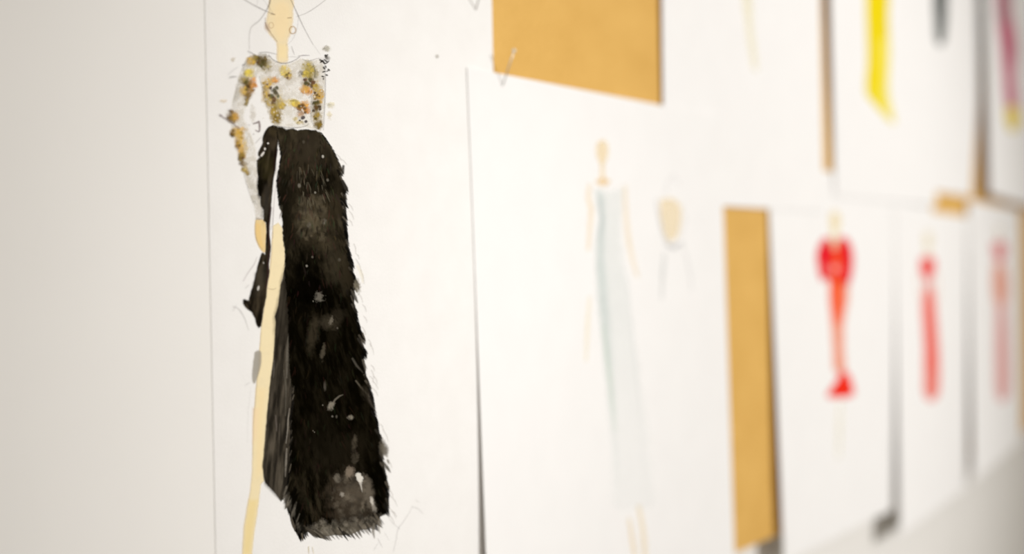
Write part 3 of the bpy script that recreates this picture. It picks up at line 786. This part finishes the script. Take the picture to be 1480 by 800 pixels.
for (a, b) in (((485, 222), (493, 232)), ((491, 229), (501, 238)), ((503, 294), (510, 304)), ((504, 304), (511, 317)), ((504, 317), (509, 326)), ((511, 352), (514, 366)), ((514, 366), (519, 374)), ((514, 374), (522, 392)), ((521, 390), (526, 410)), ((518, 424), (524, 437)), ((524, 440), (529, 450)), ((525, 456), (530, 466)), ((523, 472), (528, 484)), ((532, 490), (536, 500)), ((534, 496), (540, 512)),
               ((536, 527), (541, 536)), ((536, 534), (540, 547)), ((540, 543), (545, 554)), ((534, 543), (540, 552)), ((538, 550), (546, 562)), ((538, 560), (546, 572)), ((549, 612), (554, 622)), ((553, 620), (561, 638)), ((560, 664), (566, 676)), ((560, 704), (568, 718)), ((564, 716), (574, 731)), ((562, 733), (572, 748)), ((560, 742), (570, 756)), ((566, 738), (573, 746))):
    mx, my = (a[0] + b[0]) / 2 + 1.0, (a[1] + b[1]) / 2 - .8
    pen([a, (mx, my), b], 1.1, .38, (140, 132, 120))
pen([(516, 384), (522, 396), (524, 408)], 5, .16, (240, 226, 170))
pen([(568, 796), (572, 780), (575, 764), (582, 754), (590, 742), (596, 730)], 1.1, .3)
pen([(596, 732), (604, 735), (611, 742)], 1.1, .3)
pen([(560, 746), (568, 756), (578, 764)], 1.1, .26)
pen([(600, 722), (606, 726)], 1.1, .2)
pen([(546, 778), (552, 790)], 1.2, .3); pen([(540, 794), (546, 784)], 1.1, .25); pen([(556, 770), (562, 780)], 1.0, .2)
pen([(445.5, 789), (446, 800)], 1.6, .5, (196, 176, 110)); pen([(451, 790), (453, 800)], 1.5, .4, (206, 190, 140))
# small loops at the ears
def loop(x, y, rx, ry, wd, al, col):
    pen([(x + rx * math.cos(t * math.pi / 6), y + ry * math.sin(t * math.pi / 6)) for t in range(13)], wd, al, col, (1, 1))
loop(391.5, 36.5, 3.4, 4.2, 1.2, .35, (196, 160, 112))
loop(422.6, 43.4, 4.6, 5.2, 1.5, .6, (186, 148, 92))
loop(471, 69, 2, 3.2, .9, .3, PEN)
s1.film('pencil_lines', c, 4)['kind'] = 'stuff'

# --- black ink marks at the shoulder, the pin hole
c = Canvas(458, 60, 484, 122, 1.6)
INK = (44, 40, 36)
for pts, wd in (([(470, 80), (472, 84)], 3.2), ([(473, 79), (471, 82)], 1.6), ([(463, 90), (466, 88), (468, 91)], 1.8), ([(465, 87), (469, 92), (472, 91)], 1.8), ([(468, 86), (473, 90), (475, 88)], 1.6), ([(462, 86), (465, 89)], 1.8), ([(470, 95), (471, 98)], 1.5), ([(467, 97), (469, 100)], 2), ([(474, 100), (476, 102)], 2), ([(472, 103), (474, 102)], 1.4), ([(466, 104), (470, 103)], 1.6), ([(471, 108), (473, 109)], 2), ([(465, 110), (468, 111)], 1.8), ([(467, 113), (467, 115)], 1.4)):
    c.stroke(pts, wd, INK, .85, (.8, .5), .6)
c.blob(473, 70, 4, 4, (206, 202, 188), .5, 0, .5, .4, 170, 3)
c.blob(473, 84, 3, 3, (150, 146, 140), .6, 0, .5, .4, 171, 3)
s1.film('ink_marks', c, 5)['kind'] = 'stuff'
c = Canvas(626, 75, 638, 87, 1.6)
c.blob(631.6, 81.4, 1.9, 1.9, (150, 140, 120), .8, 0, .35, .1, 172, 3)
s1.film('pin_hole', c, 1)

# ================================================================== sheet with the pale column dress
s2 = Sheet('fashion_sketch', 'large sheet with a faint pale blue-grey column dress and a back view',
           W(675, 97), W(1041, 168.5), on_line((676, 100), (703, 800), W(676, 100).z - .420), on_line((1047, 297), (1062, 790), W(1047, 297).z - .38),
           ((.8, 1.4, 3.6), (2.8, 1.4, 2.2), (13, 4.5, 3)), M_SHEET, 30, 40)
c = Canvas(842, 190, 945, 830, 1.0)
OVEREXPOSED = .46                                                # overexposure put into the paint: fades all washes on this sheet
c.poly(smooth_path([(861, 272), (880, 278), (898, 272), (901, 290), (896, 330), (904, 400), (915, 480), (928, 570), (940, 660), (944, 728), (912, 734), (886, 726), (884, 640), (876, 540), (866, 440), (862, 360), (866, 318), (861, 292)]), (226, 233, 231), .5, 4, 2, 12, 301, .3, 25)
c.poly(smooth_path([(862, 276), (872, 282), (874, 318), (874, 380), (882, 470), (890, 600), (893, 700), (885, 640), (876, 540), (864, 430), (862, 360), (868, 318)]), (178, 200, 196), .55, 3, 1.5, 10, 302, .4, 20)
c.stroke([(867, 290), (870, 318), (866, 345)], 4.5, (150, 170, 172), .7, (.5, .4), 1.5)
c.stroke([(872, 470), (878, 520), (884, 575), (889, 622)], 5, (150, 190, 160), .8, (.4, .5), 1.6)
c.stroke([(905, 400), (916, 500), (926, 600), (931, 690)], 2.5, (196, 206, 206), .5, (.5, .5), 1.5)
c.a *= OVEREXPOSED * np.clip((760 - c.Y) / 330, .35, 1)          # the wash runs out towards the hem
s2.film('dress', c, 1, 'faint blue-grey column dress')
c = Canvas(846, 196, 894, 274, 1.0)
c.poly(smooth_path([(863, 206), (870, 202), (877, 206), (879, 218), (876, 231), (870, 238), (864, 230), (861, 218)]), (251, 224, 164), .9, 1.5, .6, 6, 303)
c.stroke([(870, 234), (871, 260)], 6, (250, 222, 160), .8, soft=1.2)
c.poly(smooth_path([(860, 262), (870, 256), (881, 261), (876, 268), (866, 268)]), (247, 206, 126), .85, 1.5, .5, 6, 304)
c.a *= OVEREXPOSED
s2.film('face', c, 2)
for part, pts, wd, col, al in (('arm', [(852, 268), (850, 285), (854, 302), (852, 330), (850, 360)], 6.5, (249, 216, 150), .6),
                               ('arm', [(903, 270), (904, 300), (907, 335), (911, 360), (916, 382), (921, 398)], 6, (249, 218, 156), .62),
                               ('hand', [(852, 430), (849, 470), (847, 520)], 4, (250, 226, 150), .55),
                               ('leg', [(909, 750), (913, 775), (917, 802), (918, 830)], 5, (247, 212, 132), .7),
                               ('leg', [(923, 732), (929, 765), (932, 800), (934, 830)], 6, (248, 218, 146), .7)):
    xs = [p[0] for p in pts]; ys = [p[1] for p in pts]
    c = Canvas(min(xs) - 8, min(ys) - 8, max(xs) + 8, max(ys) + 8, 1.0)
    c.stroke(smooth_path(pts), wd, col, al, (.7, .6), 2)
    c.a *= OVEREXPOSED
    s2.film(part, c, 2)
c = Canvas(936, 232, 1010, 450, 1.0)
c.poly(smooth_path([(954, 289), (965, 286), (980, 292), (985, 310), (982, 334), (975, 346), (964, 347), (957, 330), (953, 308)]), (249, 222, 158), .75, 2, 1, 8, 305)
c.stroke([(948, 288), (952, 312), (958, 338), (965, 352)], 3.2, (176, 178, 182), .7, (.5, .8), 1.4)
c.stroke([(962, 352), (974, 358), (985, 351)], 6, (178, 180, 182), .75, (.6, .6), 1.6)
c.stroke([(960, 366), (958, 390), (956, 432)], 4.5, (178, 186, 184), .6, (.6, .4), 1.6)
c.stroke([(986, 352), (992, 372), (998, 400), (1000, 420)], 2.4, (204, 206, 208), .55, (.6, .4), 1.4)
c.stroke([(984, 340), (990, 318), (986, 295)], 2, (206, 206, 206), .5, (.5, .5), 1.4)
c.stroke([(962, 282), (964, 262), (974, 252), (980, 266)], 1.8, (214, 214, 214), .5, (.5, .5), 1.4)
c.a *= OVEREXPOSED
s2.film('back_view', c, 1, 'small back view in pale yellow and grey')

# ================================================================== row of red figures
# the red sheets: a wide one under its neighbours, then two smaller ones
s_r1 = Sheet('fashion_sketch', 'wide sheet with a figure in a red jacket and orange trousers',
             W(1109, 234), W(1347, 270), W(1133, 812), W(1349, 707),
             ((.5, .5, .5), (4.6, .7, .6), (7, 3, 3)), M_SHEET, 30, 34)
c = Canvas(1172, 290, 1252, 660, 1.0)
RED, ORA = (232, 24, 28), (255, 88, 30)
c.poly(smooth_path([(1188, 346), (1198, 343), (1206, 356), (1214, 343), (1226, 347), (1231, 372), (1227, 396), (1222, 412), (1212, 416), (1202, 408), (1194, 402), (1185, 396), (1183, 372)]), (240, 50, 44), .9, 1.5, 1, 8, 311, .2, 12)
c.poly(smooth_path([(1190, 350), (1200, 350), (1205, 368), (1200, 382), (1188, 372)]), (228, 16, 44), .8, 2, 1, 6, 312)
c.poly(smooth_path([(1216, 350), (1226, 352), (1229, 374), (1220, 378), (1213, 366)]), (228, 12, 36), .85, 2, 1, 6, 313)
c.poly(smooth_path([(1212, 392), (1228, 388), (1226, 412), (1214, 416)]), (232, 20, 50), .8, 2, 1, 6, 314)
c.poly(smooth_path([(1204, 358), (1212, 358), (1214, 400), (1204, 400)]), (255, 96, 40), .75, 2, 1, 6, 315)
c.blob(1207, 388, 5, 5, (250, 196, 190), .7, 0, .4, .3, 316, 4)
c.blob(1189, 388, 4, 6, (250, 190, 190), .6, 0, .4, .3, 317, 4)
c.poly(smooth_path([(1184, 352), (1180, 368), (1182, 388), (1186, 404), (1191, 404), (1190, 384), (1192, 364)]), (238, 40, 52), .75, 1.6, .8, 5, 324)
c.poly(smooth_path([(1229, 352), (1233, 370), (1232, 390), (1229, 404), (1225, 402), (1226, 380), (1224, 362)]), (238, 40, 52), .75, 1.6, .8, 5, 325)
s_r1.film('jacket', c, 1, 'red jacket')
c = Canvas(1172, 390, 1252, 600, 1.0)
c.poly(smooth_path([(1198, 406), (1212, 410), (1224, 408), (1226, 432), (1220, 462), (1219, 500), (1220, 534), (1206, 534), (1204, 500), (1201, 462), (1198, 430)]), (252, 150, 110), .65, 2, 1, 8, 318, .2, 16)
c.poly(smooth_path([(1200, 404), (1214, 404), (1218, 430), (1213, 468), (1206, 470), (1202, 440)]), (255, 84, 26), .85, 2.5, 1, 8, 319)
c.poly(smooth_path([(1204, 470), (1216, 466), (1217, 530), (1208, 532)]), (252, 168, 138), .55, 3, 1, 8, 320)
s_r1.film('trousers', c, 2, 'orange trousers')
c = Canvas(1172, 524, 1252, 600, 1.0)
c.poly(smooth_path([(1214, 536), (1224, 538), (1231, 552), (1233, 570), (1214, 574), (1196, 572), (1202, 560), (1210, 550)]), (250, 52, 28), .92, 1.5, 1, 6, 321)
c.blob(1218, 562, 7, 6, (240, 20, 14), .6, 0, .5, .3, 322, 5)
s_r1.film('shoes', c, 1, 'bright red shoes')
c = Canvas(1190, 296, 1224, 366, 1.0)
c.poly(smooth_path([(1200, 310), (1206, 305), (1212, 310), (1213, 326), (1206, 336), (1200, 326)]), (250, 232, 184), .75, 2, .6, 6, 323)
c.stroke([(1206, 330), (1206, 356)], 8, (251, 236, 196), .75, soft=2)
s_r1.film('face', c, 2)
c = Canvas(1200, 572, 1226, 668, 1.0)
c.stroke([(1214, 580), (1213, 620), (1212, 660)], 5, (244, 238, 206), .45, (.6, .5), 2)
s_r1.film('leg', c, 2)

s_r2 = Sheet('fashion_sketch', 'small sheet with a slim red dress, between the red jacket and the pink dress',
             W(1293, 300), W(1402, 313.5), W(1301, 774), W(1400, 702),
             ((1.0, 1.6, 2), (3.6, 2.2, 2), (12, 6, 4)), M_SHEET, 20, 34)
c = Canvas(1318, 324, 1372, 600, 1.0)
c.poly(smooth_path([(1331, 374), (1340, 370), (1350, 375), (1349, 392), (1344, 402), (1336, 402), (1331, 392)]), (246, 60, 56), .92, 1.5, .6, 6, 331)
c.poly(smooth_path([(1336, 402), (1346, 402), (1348, 418), (1336, 418)]), (240, 196, 190), .7, 2, .6, 6, 332)
c.poly(smooth_path([(1335, 418), (1347, 416), (1353, 460), (1357, 520), (1355, 571), (1337, 571), (1336, 500), (1333, 450)]), (250, 122, 106), .8, 1.8, .8, 8, 333, .15, 14)
c.poly(smooth_path([(1337, 430), (1346, 426), (1350, 480), (1352, 530), (1342, 530), (1338, 470)]), (246, 84, 68), .6, 3, .8, 8, 334)
s_r2.film('dress', c, 1, 'slim coral red dress')
c = Canvas(1322, 324, 1362, 380, 1.0)
c.poly(smooth_path([(1336, 340), (1341, 334), (1346, 341), (1345, 356), (1341, 364), (1336, 355)]), (246, 234, 200), .6, 2, .6, 6, 335)
c.stroke([(1341, 360), (1341, 374)], 4, (246, 234, 200), .6, soft=1.5)
s_r2.film('face', c, 2)
for pts in ([(1331, 380), (1327, 400), (1329, 424), (1331, 440)], [(1350, 380), (1354, 402), (1355, 424), (1354, 440)]):
    c = Canvas(min(p[0] for p in pts) - 6, 372, max(p[0] for p in pts) + 6, 448, 1.0)
    c.stroke(smooth_path(pts), 2.2, (248, 214, 190), .5, (.8, .6), 1.2)
    s_r2.film('arm', c, 1)

s_r3 = Sheet('fashion_sketch', 'small sheet with a faded pale pink dress beside the slim red dress',
             W(1399, 289), W(1473.5, 303), W(1407, 697), W(1476, 637),
             ((2.4, 2.4, 2), (6, 4, 3), (12, 9, 6)), M_SHEET, 20, 34)
c = Canvas(1424, 330, 1470, 600, 1.0)
c.poly(smooth_path([(1434, 354), (1444, 348), (1453, 354), (1452, 370), (1446, 378), (1438, 374)]), (238, 130, 128), .85, 2, .6, 6, 341)
c.poly(smooth_path([(1437, 382), (1450, 382), (1456, 410), (1453, 440), (1440, 440), (1435, 410)]), (244, 168, 142), .85, 2, .6, 6, 342)
c.poly(smooth_path([(1440, 440), (1452, 440), (1457, 500), (1457, 570), (1441, 572), (1439, 500)]), (243, 176, 170), .75, 2, .6, 6, 343, .2, 14)
s_r3.film('dress', c, 1, 'faded pink dress')
c = Canvas(1434, 320, 1456, 358, 1.0)
c.poly(smooth_path([(1440, 330), (1444, 325), (1448, 331), (1447, 340), (1445, 352), (1443, 352), (1441, 340)]), (248, 238, 220), .5, 2, .6, 6, 344)
s_r3.film('face', c, 2)

# ================================================================== upper row
TOPZ3 = W(1045, 296).z + .42
s_u1 = Sheet('fashion_sketch', 'nearly blank sheet with faint yellow legs, between hardboard gap and yellow dress',
             on_line((957, 0), (958.5, 152), TOPZ3 - .004), on_line((1186, 0), (1190, 250), TOPZ3 + .004), on_line((957, 0), (958.5, 152), W(1045, 296.5).z - .001), on_line((1186, 0), (1190, 250), W(1110, 300).z),
             ((4, 2, 1.0), (3.4, 1.4, 1.0), (1.0, 1.9, 1.8)), M_SHEET, 24, 36)
c = Canvas(1060, -140, 1110, 130, .8)
c.poly(smooth_path([(1070, -130), (1086, -130), (1088, -60), (1086, 0), (1088, 40), (1094, 96), (1088, 96), (1080, 50), (1074, 0), (1068, -60)]), (247, 238, 196), .4, 3, 1, 10, 401, .3, 20)
s_u1.film('legs', c, 1, 'faint yellow legs')
c = Canvas(1046, -400, 1112, -100, .7)
c.poly(smooth_path([(1062, -370), (1080, -374), (1092, -366), (1086, -320), (1094, -240), (1102, -130), (1080, -120), (1056, -128), (1060, -240), (1068, -320)]), (236, 236, 232), .55, 4, 2, 12, 402, .3, 20)
s_u1.film('dress', c, 2, 'faint pale grey dress')
c = Canvas(1060, -440, 1092, -366, .8)
c.poly(smooth_path([(1069, -424), (1077, -432), (1085, -424), (1083, -404), (1079, -392), (1080, -374), (1073, -374), (1074, -392), (1070, -406)]), (252, 232, 190), .6, 2, 1, 8, 403)
s_u1.film('face', c, 2)

s_u2 = Sheet('fashion_sketch', 'sheet with a bright yellow dress hanging above the red jacket figure',
             on_line((1200, 0), (1205, 250), W(1200, 0).z + .25), on_line((1349, 0), (1353, 290), W(1349, 0).z + .254), W(1206.5, 283), W(1353, 297),
             ((10, 4, 3), (7.5, 3, 3), (1.4, 2.0, 3.6)), M_SHEET, 24, 36)
c = Canvas(1236, -190, 1304, 190, .9)
c.poly(smooth_path([(1254, -120), (1280, -120), (1285, -40), (1284, 30), (1285, 90), (1281, 130), (1287, 160), (1292, 178), (1278, 166), (1264, 150), (1252, 132), (1254, 80), (1252, 20), (1252, -40)]), (248, 226, 40), .9, 2, 1, 8, 411, .12, 20)
c.poly(smooth_path([(1256, -110), (1274, -110), (1277, 0), (1274, 60), (1272, 120), (1258, 118), (1258, 50), (1254, -20)]), (240, 214, 0), .75, 4, 1, 10, 412)
c.poly(smooth_path([(1272, 60), (1284, 60), (1283, 120), (1290, 172), (1276, 150)]), (250, 238, 130), .6, 4, 1, 10, 413)
s_u2.film('dress', c, 1, 'bright yellow dress')
c = Canvas(1250, -190, 1290, -110, .8)
c.poly(smooth_path([(1262, -176), (1268, -182), (1274, -176), (1274, -160), (1270, -140), (1276, -122), (1258, -122), (1266, -140), (1262, -158)]), SKIN, .8, 2, 1, 8, 414)
s_u2.film('face', c, 2)

s_u3 = Sheet('fashion_sketch', 'sheet with a dark grey trouser figure beside the yellow dress sheet',
             on_line((1322, 0), (1326, 280), W(1322, 0).z + .12), on_line((1425, 0), (1404, 283), W(1425, 0).z + .13), W(1326, 272.5), W(1404, 284),
             ((.7, .6, .6), (.7, .6, .8), (.7, 1.2, 2)), M_SHEET, 18, 28)
c = Canvas(1334, -90, 1380, 84, .9)
c.poly(smooth_path([(1340, -80), (1368, -80), (1370, -30), (1368, 20), (1365, 56), (1359, 66), (1353, 56), (1350, 20), (1344, -10)]), (96, 100, 96), .9, 2, 1, 8, 421, .15, 14)
c.poly(smooth_path([(1356, -40), (1366, -20), (1364, 50), (1358, 58), (1354, 20)]), (84, 88, 86), .6, 3, 1, 8, 422)
s_u3.film('trousers', c, 1, 'dark grey trousers')
c = Canvas(1334, -128, 1378, -70, .9)
c.poly(smooth_path([(1340, -112), (1354, -116), (1368, -112), (1370, -76), (1342, -76)]), (216, 214, 208), .7, 2, 1, 8, 423, .2, 10)
s_u3.film('top', c, 2, 'pale grey top')
c = Canvas(1340, -160, 1368, -106, .9)
c.poly(smooth_path([(1348, -144), (1354, -151), (1360, -144), (1359, -130), (1356, -122), (1356, -112), (1352, -112), (1352, -122), (1349, -130)]), (250, 230, 186), .8, 1.6, .6, 6, 424)
s_u3.film('face', c, 3)

s_u4 = Sheet('fashion_sketch', 'sheet with a magenta pink figure in yellow shoes, above the faded pink dress',
             on_line((1424, 0), (1429, 280), W(1424, 0).z + .17), on_line((1494, 0), (1497, 280), W(1494, 0).z + .172), W(1430, 279.5), W(1498, 302),
             ((10, 7, 5), (11, 7, 5), (11.5, 10, 8)), M_SHEET, 18, 32)
c = Canvas(1430, -120, 1482, 170, .9)
c.poly(smooth_path([(1436, -110), (1462, -110), (1462, -40), (1461, 10), (1468, 60), (1467, 110), (1470, 158), (1455, 158), (1450, 110), (1446, 60), (1440, 10), (1437, -40)]), (214, 126, 146), .9, 2, 1, 8, 431, .15, 16)
c.poly(smooth_path([(1444, 30), (1456, 30), (1466, 64), (1464, 90), (1452, 84)]), (188, 74, 104), .7, 4, 1, 8, 432)
c.poly(smooth_path([(1440, -60), (1458, -60), (1459, 10), (1456, 34), (1443, 30)]), (150, 112, 116), .7, 4, 1, 8, 433)
s_u4.film('dress', c, 1, 'magenta pink outfit')
c = Canvas(1436, -164, 1464, -100, .9)
c.poly(smooth_path([(1444, -146), (1450, -154), (1456, -146), (1455, -132), (1452, -124), (1453, -108), (1447, -108), (1448, -124), (1445, -132)]), (250, 230, 186), .8, 1.6, .6, 6, 435)
s_u4.film('face', c, 2)
c = Canvas(1444, 148, 1482, 200, 1.0)
c.poly(smooth_path([(1453, 155), (1468, 154), (1473, 170), (1469, 187), (1459, 187), (1454, 172)]), (238, 208, 52), .95, 1.6, .6, 6, 434)
s_u4.film('shoes', c, 2, 'yellow shoes')

# ================================================================== dressmaker pins
def pin(tip, head, label, r=.00035, rh=.0011):
    T, Hd = Vector(tip), Vector(head)
    d = (Hd - T); L = d.length; d.normalize()
    T2 = T + Vector((0, .004, 0)) if False else T - d * .003
    root = bpy.data.objects.new('dressmaker_pin', None)
    root.empty_display_size = .01
    COL.objects.link(root)
    root.location = T
    tag(root, label, 'pin', 'dressmaker pins in the sheet corners')
    q = d.to_track_quat('Z', 'Y').to_matrix()
    v, f = [], []
    n = 12
    prof = [(0, .00005), (.004, r), (L + .003, r)]
    for (h, rr) in prof:
        for k in range(n):
            a = 2 * math.pi * k / n
            v.append(T2 + q @ Vector((rr * math.cos(a), rr * math.sin(a), h)))
    for s in range(2):
        for k in range(n):
            f.append((s*n + k, s*n + (k+1) % n, (s+1)*n + (k+1) % n, (s+1)*n + k))
    f.append(tuple(range(n - 1, -1, -1))); f.append(tuple(range(2*n, 3*n)))
    mesh_obj('shaft', v, f, M_STEEL, root, True)
    v, f = [], []
    m = 8
    for s in range(m + 1):
        p = math.pi * s / m
        for k in range(n):
            a = 2 * math.pi * k / n
            v.append(Hd + q @ Vector((rh * math.sin(p) * math.cos(a), rh * math.sin(p) * math.sin(a), rh * math.cos(p))))
    for s in range(m):
        for k in range(n):
            f.append((s*n + k, (s+1)*n + k, (s+1)*n + (k+1) % n, s*n + (k+1) % n))
    mesh_obj('head', v, f, M_GLASSHEAD, root, True)
    return root
pin(W(727, 122, .0014), W(743, 73, .012), 'thin steel pin in the top corner of the column dress sheet')
pin(W(688, 13, .0007), W(699, -34, .012), 'thin steel pin in the top corner of the fur skirt sheet')
